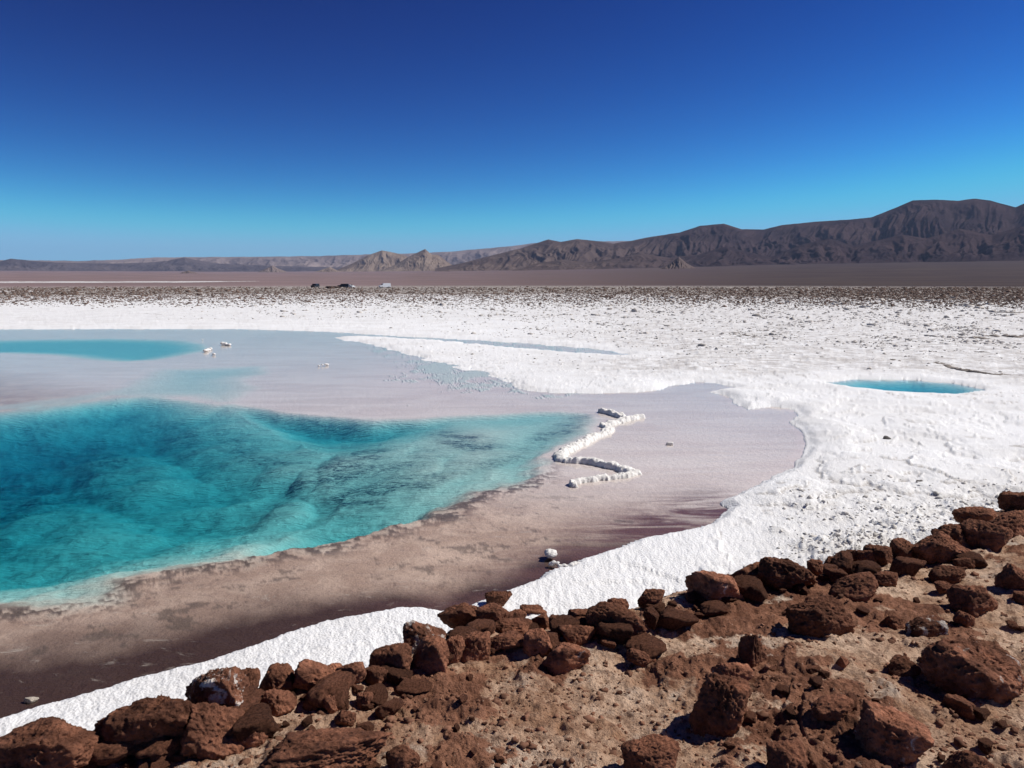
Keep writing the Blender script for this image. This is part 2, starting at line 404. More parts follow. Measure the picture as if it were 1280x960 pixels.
def mat_rock(name='lava_rock', white=0.0, tone=1.0):
    t = NT(name); v = t.coord()
    oi = t.n('ShaderNodeObjectInfo')
    n = t.noise(7, 9, .68, v)
    c = t.mix(t.ramp(n, .34, .66), tuple(k * tone for k in (.085, .036, .022)), tuple(k * tone for k in (.26, .112, .066)))
    pit = t.ramp(t.noise(34, 5, .65, v), .58, .68)
    c = t.mix(t.math('MULTIPLY', pit, .6), c, (.035, .017, .012))
    ds = t.ramp(t.noise(3.2, 6, .7, v), .60, .74)
    c = t.mix(t.math('MULTIPLY', ds, .5), c, (.42, .27, .19))
    if white:
        w = t.ramp(t.noise(9, 7, .7, v, .8), .66 - white, .74 - white)
        c = t.mix(t.math('MULTIPLY', w, .85), c, (.66, .60, .54))
    hv = t.n('ShaderNodeHueSaturation'); t.l(c, hv.inputs['Color'])
    t.l(t.math('ADD', t.math('MULTIPLY', oi.outputs['Random'], .55), .72), hv.inputs['Value'])
    h = t.math('ADD', t.noise(24, 9, .75, v), t.math('MULTIPLY', t.voro(42, v), .6))
    return t.out(hv.outputs[0], .95, t.bump(h, 1.0, .022), .12)
def mat_flat(name, col, rough=.8, spec=.3, var=.25, scale=3.0, bump=0):
    t = NT(name); v = t.coord()
    n = t.ramp(t.noise(scale, 6, .65, v), .3, .7)
    c = t.mix(n, tuple(k * (1 - var) for k in col), tuple(min(1, k * (1 + var)) for k in col))
    nb = t.bump(t.noise(scale * 6, 6, .7, v), .7, bump) if bump else None
    return t.out(c, rough, nb, spec)
def mat_mountain(name, c1, c2, sc, left=None):
    t = NT(name); v = t.coord()
    n = t.ramp(t.noise(sc, 9, .62, v, .4), .36, .64)
    c = t.mix(n, c1, c2)
    if left:
        c = t.mix(t.attr('right'), t.mix(n, left[0], left[1]), c)
    n2 = t.ramp(t.noise(sc * 9, 6, .7, v), .5, .7)
    c = t.mix(t.math('MULTIPLY', n2, .3), c, tuple(k * 1.5 for k in c2))
    return t.out(c, 1.0, None, 0.0)

M_SALT = mat_salt(); M_BED = mat_bed(); M_BANK = mat_bank(); M_PLAIN = mat_plain()
M_ROCK = mat_rock(); M_ROCKW = mat_rock('salt_stained_lava_rock', .16); M_ROCKR = mat_rock('red_lava_rock', 0, 1.3)
M_SALTROCK = mat_flat('salt_block', (.80, .78, .74), .85, .2, .10, 4, .02)

def mesh_obj(name, verts, faces, material, parent=None, smooth=True, kind=None, attrs=None):
    """faces: (n,4) or (n,3) int array"""
    me = bpy.data.meshes.new(name)
    verts = np.asarray(verts, np.float32); faces = np.asarray(faces, np.int32)
    k = faces.shape[1]
    me.vertices.add(len(verts)); me.vertices.foreach_set('co', verts.ravel())
    me.loops.add(faces.size); me.loops.foreach_set('vertex_index', faces.ravel())
    me.polygons.add(len(faces)); me.polygons.foreach_set('loop_start', np.arange(0, faces.size, k, dtype=np.int32))
    me.update(calc_edges=True); me.validate()
    if smooth: me.polygons.foreach_set('use_smooth', np.ones(len(me.polygons), bool))
    if attrs:
        for a, v in attrs.items():
            at = me.attributes.new(a, 'FLOAT', 'POINT'); at.data.foreach_set('value', np.asarray(v, np.float32))
    me.materials.append(material)
    o = bpy.data.objects.new(name, me); COL.objects.link(o)
    if parent: o.parent = parent
    if kind: o['kind'] = kind
    return o
def tag(o, label, cat, group=None):
    o['label'] = label; o['category'] = cat
    if group: o['group'] = group
    return o

# ------------------------------------------------------------------ the ground: one polar sheet, split along its zones
STEP = math.radians(.072)
th = np.arange(-math.radians(42), math.radians(42), STEP)
side = np.arange(math.radians(42), math.radians(180), math.radians(1.2))
th = np.concatenate([-side[::-1], th, side])
a1 = np.arange(math.atan(2.0 / .5), math.atan(2.0 / 12), -STEP * 1.05)
r1 = 2.0 / np.tan(a1)
a2 = np.arange(math.atan(3.8 / 12.0), math.radians(.55), -STEP * .9)
r2 = 3.8 / np.tan(a2)
r3 = np.geomspace(r2[-1] * 1.02, 28500, 140)
rad = np.concatenate([r1, r2[1:], r3])
NR, NC = len(rad), len(th)
RR, TT = np.meshgrid(rad, th, indexing='ij')
GP = np.stack([(RR * np.sin(TT)).ravel(), (RR * np.cos(TT)).ravel()], -1)
GZ = np.empty(len(GP)); GM = {}
CH = 200000
for i in range(0, len(GP), CH):
    z, m = survey(GP[i:i + CH]); GZ[i:i + CH] = z
    for k_, v_ in m.items(): GM.setdefault(k_, np.empty(len(GP)))[i:i + CH] = v_
idx = np.arange(NR * NC).reshape(NR, NC)
nxt = np.roll(idx, -1, axis=1)
quads = np.stack([idx[:-1], idx[1:], nxt[1:], nxt[:-1]], -1).reshape(-1, 4)
quads = quads[:, ::-1]
x, y, r, az = GP[:, 0], GP[:, 1], GM['r'], GM['az']
def rim_px(p): return p
# masks carried by the sheet (what the ground is made of, plus painted shade of the underwater mounds)
attrs = {}
near_d = np.full(len(GP), 9.0); kk = GM['sd'] > 0
near_d[kk] = seg_dist(GP[kk], near_w, False)[0]
fade = ss(4.2, 2.2, x) 
wn1 = np.zeros(len(GP)); wn1[kk] = fbm(x[kk] * .9, y[kk] * .9, 4, 201) 
wdt = .62 + .6 * ss(0, -6, x)
attrs['dark'] = np.where(kk, np.exp(-(np.maximum(near_d + .35 * wn1, 0) / wdt) ** 2.2) * (.25 + .75 * ss(3.5, .6, x)), 0)
attrs['dark'] += np.where(kk, .45 * ss(3.2, .6, near_d + .6 * wn1) * ss(-1.0, -5.5, x), 0)
attrs['dark'] = np.clip(attrs['dark'], 0, .96)
mp = plane(850, 655)
attrs['maroon'] = np.where(kk, np.exp(-(((x - mp[0]) / 1.5) ** 2 + ((y - mp[1] - .4 * (x - mp[0])) / 1.1) ** 2)) + .55 * np.exp(-(near_d / 1.0) ** 2) * ss(-3, 0, x), 0)
attrs['grey'] = np.where(kk, ss(10.5, 17, y + .8 * x) * .92, 0)
b = GM['bas']
attrs['white'] = np.clip((ss(-.12, .35, b) * (GM['dfar'] < 2) + ss(-.35, .9, b + .5 * GM['nb']) * (GM['dfar'] >= 2)) * (b > -2) + .55 * ss(-.2, .5, GM['pal']) + .9 * ss(-.1, .4, GM['fpo']) + ss(-.1, .2, GM['pool']), 0, 1)
fz = np.where((np.maximum(GM['fuzz'], GM['fz2']) > .03) & kk); tn = fbm(x[fz] * .75, y[fz] * .5, 6, 231, .75)
attrs['white'][fz] = np.maximum(attrs['white'][fz], ss(-.02, .16, tn + .55 * np.maximum(GM['fuzz'], .62 * GM['fz2'])[fz] - .09 * GM['sd'][fz] - .16))
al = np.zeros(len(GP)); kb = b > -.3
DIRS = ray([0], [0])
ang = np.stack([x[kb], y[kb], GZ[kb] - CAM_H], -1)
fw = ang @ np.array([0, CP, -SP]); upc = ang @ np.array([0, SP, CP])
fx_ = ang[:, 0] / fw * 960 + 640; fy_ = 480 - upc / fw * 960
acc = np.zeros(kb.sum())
for (cx, cy, a_, b_, tl, amp) in MOUND_SHADE:
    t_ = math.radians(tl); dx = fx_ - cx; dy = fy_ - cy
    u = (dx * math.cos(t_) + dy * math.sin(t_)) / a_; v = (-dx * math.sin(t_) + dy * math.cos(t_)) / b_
    acc = np.maximum(acc, amp * np.exp(-(u * u + v * v) ** 1.5))  # darkens the left of each mound, its shade put into the colour
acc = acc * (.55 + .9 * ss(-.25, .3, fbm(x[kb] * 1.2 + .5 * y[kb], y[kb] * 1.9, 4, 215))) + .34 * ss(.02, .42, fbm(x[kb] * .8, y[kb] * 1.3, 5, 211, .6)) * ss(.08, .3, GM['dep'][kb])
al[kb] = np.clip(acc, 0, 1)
attrs['algae_shade'] = al
mm = np.where(kk & (b < .1) & (y < 15)); cz = fbm(x[mm] * 1.5 + .4 * y[mm], y[mm] * 2.4, 6, 241, .74)
sc_ = np.zeros(len(GP)); sc_[mm] = ss(.16, .30, cz + .16 * fbm(x[mm] * .35, y[mm] * .35, 2, 243)) * ss(.35, 1.0, near_d[mm]) * ss(14.5, 11.5, y[mm])
attrs['crumb'] = np.clip(np.maximum(GM['crn'] * .9, .6 * sc_), 0, 1)
attrs['rub'] = GM['rub']; attrs['hum'] = GM['hum']; attrs['crust'] = GM['crust']
attrs['right'] = ss(-.30, .42, az)
attrs['crack'] = GM['crk']
attrs['speck'] = ss(520, 330, r)
attrs['plain'] = ss(135, 195, r) * .8
# zone of each face
fc = quads.mean(1) * 0
def fa(a): return a[quads].mean(1)
fr_, fz_, fsl = fa(r), fa(GZ), fa(GM['slope'])
fx, fy = fa(x), fa(y)
edge_n = fbm(fx * .012, fy * .012, 3, 221)
zone = np.ones(len(quads), int)                               # salt
zone[fr_ > 205 * (1 + .25 * edge_n) - 40 * ss(0, .5, fa(az))] = 3              # plain
inpan = (fa(GM['sd']) > 0) | (fa(GM['pool']) > 0)
zone[inpan & (GZ[quads].max(1) < .004)] = 0
salt_strip = (fr_ > 950) & (fr_ < 1500) & (fx < -250 - 0.15 * fy) & (edge_n < .25)
zone[salt_strip] = 1
py_s = np.arctan2(CAM_H, fr_)
zone[(fr_ > 255) & (fr_ < 300) & (fx < -150)] = 1
zone[(fr_ > 150) & (fr_ < 166) & (fx > 95 + 6 * edge_n)] = 1
zone[fsl > .32] = 2
def carve(zid, name, material, names):
    f = quads[zone == zid]; u, inv = np.unique(f, return_inverse=True)
    V = np.column_stack([GP[u], GZ[u]])
    return mesh_obj(name, V, inv.reshape(-1, 4), material, kind='structure', attrs={k: attrs[k][u] for k in names})
carve(0, 'lagoon_bed', M_BED, ['dark', 'maroon', 'grey', 'white', 'algae_shade', 'crumb'])
carve(1, 'salt_flat', M_SALT, ['rub', 'hum', 'plain', 'crack'])
carve(2, 'rocky_bank', M_BANK, ['crust'])
carve(3, 'desert_plain', M_PLAIN, ['right', 'speck'])

# ground height lookups for things that stand on it
def ground_z(P):
    ri = np.interp(np.hypot(P[:, 0], P[:, 1]), rad, np.arange(NR)); ti = np.interp(np.arctan2(P[:, 0], P[:, 1]), th, np.arange(NC))
    i = np.minimum(ri.astype(int), NR - 2); j = np.minimum(ti.astype(int), NC - 2); u = ri - i; v = ti - j; G = GZ.reshape(NR, NC)
    return (G[i, j] * (1 - u) + G[i + 1, j] * u) * (1 - v) + (G[i, j + 1] * (1 - u) + G[i + 1, j + 1] * u) * v
def hits(px, py):
    """where the sight line through photo pixel (px,py) meets the ground"""
    d = ray(px, py); d = np.atleast_2d(d); n = len(d)
    t = np.concatenate([np.linspace(1.5, 12, 900), np.geomspace(12.05, 500, 1200)])
    res = np.zeros((n, 3))
    for i in range(n):
        P = d[i][None, :2] * t[:, None]; zr = CAM_H + d[i][2] * t
        z = ground_z(P); w = np.argmax(zr <= z)
        res[i] = (P[w, 0], P[w, 1], z[w])
    return res

# ------------------------------------------------------------------ water
def mat_water(name, absorb, dens):
    t = NT(name)
    v = t.coord((1, 1.0, 1), 'Object')
    h = t.math('ADD', t.noise(2.2, 4, .55, t.coord((.8, 2.0, 1))), t.math('MULTIPLY', t.noise(9, 3, .5, t.coord((.7, 1.8, 1))), .3))
    nb = t.bump(h, .3, .02)
    fr = t.n('ShaderNodeFresnel'); fr.inputs['IOR'].default_value = 1.33; t.l(nb, fr.inputs['Normal'])
    gl = t.n('ShaderNodeBsdfGlossy'); gl.inputs['Roughness'].default_value = .06; t.l(nb, gl.inputs['Normal'])
    tr = t.n('ShaderNodeBsdfTransparent')
    mx = t.n('ShaderNodeMixShader')
    t.l(t.math('MULTIPLY', fr.outputs[0], .84), mx.inputs[0]); t.l(tr.outputs[0], mx.inputs[1]); t.l(gl.outputs[0], mx.inputs[2])
    t.l(mx.outputs[0], t.o.inputs['Surface'])
    ab = t.n('ShaderNodeVolumeAbsorption'); ab.inputs['Color'].default_value = (*absorb, 1); ab.inputs['Density'].default_value = dens
    t.l(ab.outputs[0], t.o.inputs['Volume'])
    try: t.m.cycles.homogeneous_volume = True
    except Exception: pass
    return t.m
M_WATER = mat_water('lagoon_water', (.08, .765, .825), 1.12)
M_WATER2 = mat_water('pool_water', (.05, .78, .88), 1.0)
def prism(name, poly, material, zb):
    bm = bmesh.new()
    vs = [bm.verts.new((p[0], p[1], 0)) for p in poly]
    f = bm.faces.new(vs)
    if f.normal.z < 0: f.normal_flip()
    f.normal_update()
    ex = bmesh.ops.extrude_face_region(bm, geom=[f])
    # extruded copy becomes the top, the first face the bottom
    for e in ex['geom']:
        if isinstance(e, bmesh.types.BMVert): e.co.z = 0
    for v_ in vs: v_.co.z = zb
    bmesh.ops.recalc_face_normals(bm, faces=bm.faces)
    me = bpy.data.meshes.new(name); bm.to_mesh(me); bm.free(); me.materials.append(material)
    o = bpy.data.objects.new(name, me); COL.objects.link(o); o['kind'] = 'structure'; return o
lag = PL([(-650,1000),(0,915),(300,830),(500,780),(620,760),(720,725),(860,690),(960,640),(1040,590),(1050,520),(960,495),(930,470),(840,462),(860,440),(700,422),(420,408),(-650,408)])
prism('lagoon_water', lag, M_WATER, -2.2)
prism('pool_water', PL([(1018,479),(1060,470),(1180,472),(1260,487),(1190,498),(1080,492)]), M_WATER2, -1.4)

# ------------------------------------------------------------------ mountains
def skyline(pts, px):
    a = np.array(pts, float); return np.interp(px, a[:, 0], a[:, 1])
def mountain(name, crest, d_foot, d_crest, px0, px1, foot_y, material, seed, spur=60.0, amp=.5, rows=130, rough=1.0, step=1.1, pw=1.25):
    px = np.arange(px0, px1, step)
    thc = np.arctan((px - 640) / 960)
    el = lambda py: (HORIZON - py) / 960.0 * np.cos(thc) / CP
    jag = .9 * fbm(px / 26, px * 0 + seed, 4, seed, .6)
    zc = CAM_H + np.tan(el(skyline(crest, px) + jag * rough)) * d_crest
    zf = ground_z(np.stack([d_foot * np.sin(thc), d_foot * np.cos(thc)], -1)) - 14
    T = np.concatenate([np.linspace(0, 1, rows), np.linspace(1, 1.6, 24)[1:]])
    TT_, XX = np.meshgrid(T, thc, indexing='ij')
    D = d_foot + (d_crest - d_foot) * TT_
    U = XX * spur * 1.0
    wv = .55 * fbm(U * .6, TT_ * 2.2, 3, seed + 5)
    rn = ridged(U + wv, TT_ * 1.1 + .5 * wv, 7, seed + 9, .58)           # ridge lines run down the slope
    rn2 = fbm(U * .45, TT_ * 1.6, 3, seed + 15)
    base = np.where(TT_ <= 1, np.clip(TT_, 0, 1) ** pw, 1 - (np.maximum(TT_ - 1, 0) / .6) ** 1.3)
    env = 4 * np.clip(TT_, 0, 1) * (1 - np.clip(TT_, 0, 1)) 
    sh = base + env * amp * (.42 * (rn - .35) + .35 * rn2)
    sh = np.where(TT_ < 1, np.minimum(sh, .985 * TT_ ** .55), sh)
    Z = zf[None] + np.maximum(zc - zf, 2)[None] * sh
    V = np.stack([D * np.sin(XX), D * np.cos(XX), Z], -1).reshape(-1, 3)
    nr, nc = TT_.shape; I = np.arange(nr * nc).reshape(nr, nc)
    F = np.stack([I[:-1, :-1], I[:-1, 1:], I[1:, 1:], I[1:, :-1]], -1).reshape(-1, 4)
    rt = np.broadcast_to(ss(600, 930, px), TT_.shape).ravel()
    return mesh_obj(name, V, F, material, kind='structure', attrs={'right': rt})

MM_DARK = mat_mountain('dark_mountain_rock', (.032, .023, .027), (.062, .043, .045), .0016, ((.085, .062, .056), (.15, .112, .095)))
MM_MID = mat_mountain('brown_mountain_rock', (.12, .09, .082), (.20, .155, .135), .0014)
MM_BLUE = mat_mountain('far_hill_rock', (.06, .05, .055), (.11, .09, .09), .001)
MM_TAN = mat_mountain('tan_hill_rock', (.16, .118, .095), (.27, .21, .165), .002)
MM_FAR = mat_mountain('far_mountain_rock', (.15, .12, .115), (.27, .215, .195), .0007)
FAR = [(-400,325),(0,326),(60,326),(100,327),(160,325),(200,322.5),(300,322),(400,321),(460,319),(520,317.5),(560,316),(640,309),(680,304),(760,303),(1000,300)]
mountain('far_plateau', FAR, 18500, 22500, -380, 900, [(-400,342),(1000,336)], MM_FAR, 11, 45, .55)
BLUE = [(-400,330),(-100,331),(0,329),(22,324),(48,327),(80,329),(150,330),(180,329),(215,327),(236,322.5),(252,326),(275,330),(310,331),(345,333),(400,334),(500,336)]
mountain('far_hills', BLUE, 16500, 18200, -380, 480, [(-400,343),(500,341)], MM_BLUE, 31, 45, .6)
RB = [(545,336),(580,329),(620,319),(650,312),(668,306),(685,301),(700,304),(720,300.5),(745,303),(765,306),(790,302),(815,297),(845,293),(870,285),(900,282),(922,289),(950,289),(970,284),(1010,280),(1050,277.5),(1080,275),(1095,269),(1115,261),(1130,254.5),(1160,254),(1185,255),(1206,252.5),(1225,255),(1245,260),(1256,263),(1270,257),(1285,252),(1330,248),(1400,255),(1500,250),(1700,256)]
mountain('mountain_range', RB, 7600, 10000, 545, 1690, [(540,336),(700,334),(900,332),(1100,330),(1280,325),(1700,318)], MM_DARK, 51, 34, .62, 170, .7)
RF = [(640,337.5),(670,330),(700,325),(730,329),(765,324),(800,318),(835,323),(870,319),(905,309),(930,316),(960,322),(1000,306),(1030,300),(1060,308),(1090,302),(1120,295),(1150,300),(1190,288),(1230,296),(1265,285),(1300,290),(1400,280),(1700,290)]
mountain('foothills', RF, 6700, 7700, 640, 1690, [(640,338),(800,336),(1000,334),(1280,328),(1700,322)], MM_DARK, 71, 32, .8, 120, .9)
def cone(name, pk, x0, x1, foot, dist, material, seed, shoulder=0):
    """single free-standing hill"""
    px, py = pk
    pts = [(x0, foot), (x0 + (px - x0) * .5, foot + (py - foot) * .42), (px, py), (px + (x1 - px) * .4, py + (foot - py) * .5), (x1, foot)]
    return mountain(name, pts, dist * .96, dist, x0, x1, [(x0, foot + 1), (x1, foot + 1)], material, seed, 230, .6, 60, .5, .5, 1.1)
MID1 = [(425,337),(445,329),(462,320),(480,314),(500,318),(520,324),(545,329),(565,334)]
mountain('tan_hill', MID1, 12200, 13000, 425, 570, [(425,338),(570,338)], MM_TAN, 91, 60, .45, 70, .5, .5)
MID2 = [(480,338),(497,331),(512,322),(523,317),(533,312.5),(541,319),(550,320),(560,328),(574,336)]
mountain('tan_peak', MID2, 11000, 11700, 480, 575, [(480,339),(575,339)], MM_TAN, 95, 60, .45, 70, .5, .5)
MID3 = [(560,336),(590,329),(620,325),(650,321),(690,318),(730,322),(760,328),(800,335)]
mountain('brown_hill', MID3, 9500, 10300, 560, 800, [(560,338),(800,337)], MM_MID, 97, 40, .6, 70, .5, .8)
cone('volcanic_cone', (846, 322), 820, 872, 338, 5600, MM_MID, 101)
cone('low_hill', (240, 338.5), 212, 268, 345, 7600, MM_MID, 103)
cone('low_hill', (344, 332), 326, 362, 340, 11800, MM_MID, 105)
cone('low_hill', (415, 334), 388, 436, 342, 11500, MM_TAN, 107)

# ------------------------------------------------------------------ haze
t = NT('haze_air')
pv = t.n('ShaderNodeVolumePrincipled'); pv.inputs['Color'].default_value = (.52, .66, 1.0, 1)
pv.inputs['Density'].default_value = 1.7e-5; pv.inputs['Anisotropy'].default_value = 0.0
t.l(pv.outputs[0], t.o.inputs['Volume'])
try: t.m.cycles.homogeneous_volume = True
except Exception: pass
HZ = 30000.0
hv_ = [(sx * HZ, sy * HZ, z_) for z_ in (-4.0, 1180.0) for sx, sy in ((-1, -1), (1, -1), (1, 1), (-1, 1))]
mesh_obj('haze', hv_, [(3,2,1,0),(4,5,6,7),(0,1,5,4),(1,2,6,5),(2,3,7,6),(3,0,4,7)], t.m, smooth=False, kind='stuff')

# ------------------------------------------------------------------ rocks
def ico(sub):
    bm = bmesh.new(); bmesh.ops.create_icosphere(bm, subdivisions=sub, radius=1)
    v = np.array([p.co[:] for p in bm.verts]); f = np.array([[q.index for q in p.verts] for p in bm.faces]); bm.free()
    return v / np.linalg.norm(v, axis=1)[:, None], f
ICO = {k: ico(k) for k in (1, 2, 3, 4, 5, 6)}
def rock_shape(sub, seed, sx, sy, sz, rough=1.0, planes=8, tilt=0.0):
    """angular lump: a soft-cut polyhedron with broken, pitted faces; base near z=0"""
    d, f = ICO[sub]; rg = np.random.default_rng(seed)
    n = rg.normal(size=(planes, 3)); n /= np.linalg.norm(n, axis=1)[:, None]
    n = np.vstack([n, [[0, 0, -1], [0, 0, 1]]]); off = rg.uniform(.62, 1.0, len(n)); off[-1] = .85; off[-2] = .7
    q = np.maximum(d @ n.T, .02) / off
    rr_ = 1 / (np.sum(q ** 26, 1) ** (1 / 26)); rr_ = np.minimum(rr_, 1.35)
    p = d * rr_[:, None]
    o = rg.uniform(-50, 50, 3)
    disp = .16 * fbm3(p * 1.2 + o, 3, seed) + .34 * (.25 - np.abs(fbm3(p * 2.3 + o, 4, seed + 3, .6))) + .085 * fbm3(p * 7 + o, 4, seed + 5, .65) 
    pits = pn3(p * 9 + o, seed + 8); disp -= .045 * ss(.22, .5, pits)
    p = p + d * (disp * rough)[:, None]
    p *= np.array([sx, sy, sz])
    if tilt:
        c, s_ = math.cos(tilt), math.sin(tilt)
        p = np.stack([p[:, 0] * c - p[:, 2] * s_, p[:, 1], p[:, 0] * s_ + p[:, 2] * c], -1)
    return p, f
def place_rock(name, x0, x1, yt, yb, label, cat, group, material, seed, sub=5, tilt=0.0, sink=.24, rough=1.0, planes=8, depth=None, base=None):
    cx = (x0 + x1) / 2
    if base is None: base = hits([cx], [yb - .12 * (yb - yt)])[0]
    dist = base[1] * CP + (CAM_H - base[2]) * SP
    w = (x1 - x0) * dist / 960; h = (yb - yt) * dist / 960
    dp = depth if depth else min(w * .8, max(h, w * .6))
    elev = math.atan2(CAM_H - base[2], math.hypot(base[0], base[1]))
    hh = .76 * math.sqrt(max(h * h - (dp * .9 * math.sin(elev)) ** 2, (.5 * h) ** 2)) / math.cos(elev) / (1 - .9 * sink)
    p, f = rock_shape(sub, seed, w / 2, dp / 2, hh / 2, rough, planes, tilt)
    ext = p.max(0) - p.min(0); p *= np.array([w * 1.04, dp * 1.04, hh]) / ext; p -= (p.max(0) + p.min(0)) / 2
    zmin = p[:, 2].min(); p[:, 2] -= zmin + sink * (p[:, 2].max() - zmin) 
    o = mesh_obj(name, p, f, material)
    o.location = (base[0], base[1] + dp * .30, base[2])
    return tag(o, label, cat, group)
GB = 'brown boulders along the edge of the bank'; GS = 'brown rocks lying on the bank'
R_, W_, D_ = M_ROCKR, M_ROCKW, M_ROCK
M_ROCKL = mat_rock('pale_brown_lava_rock', .07, 1.75)
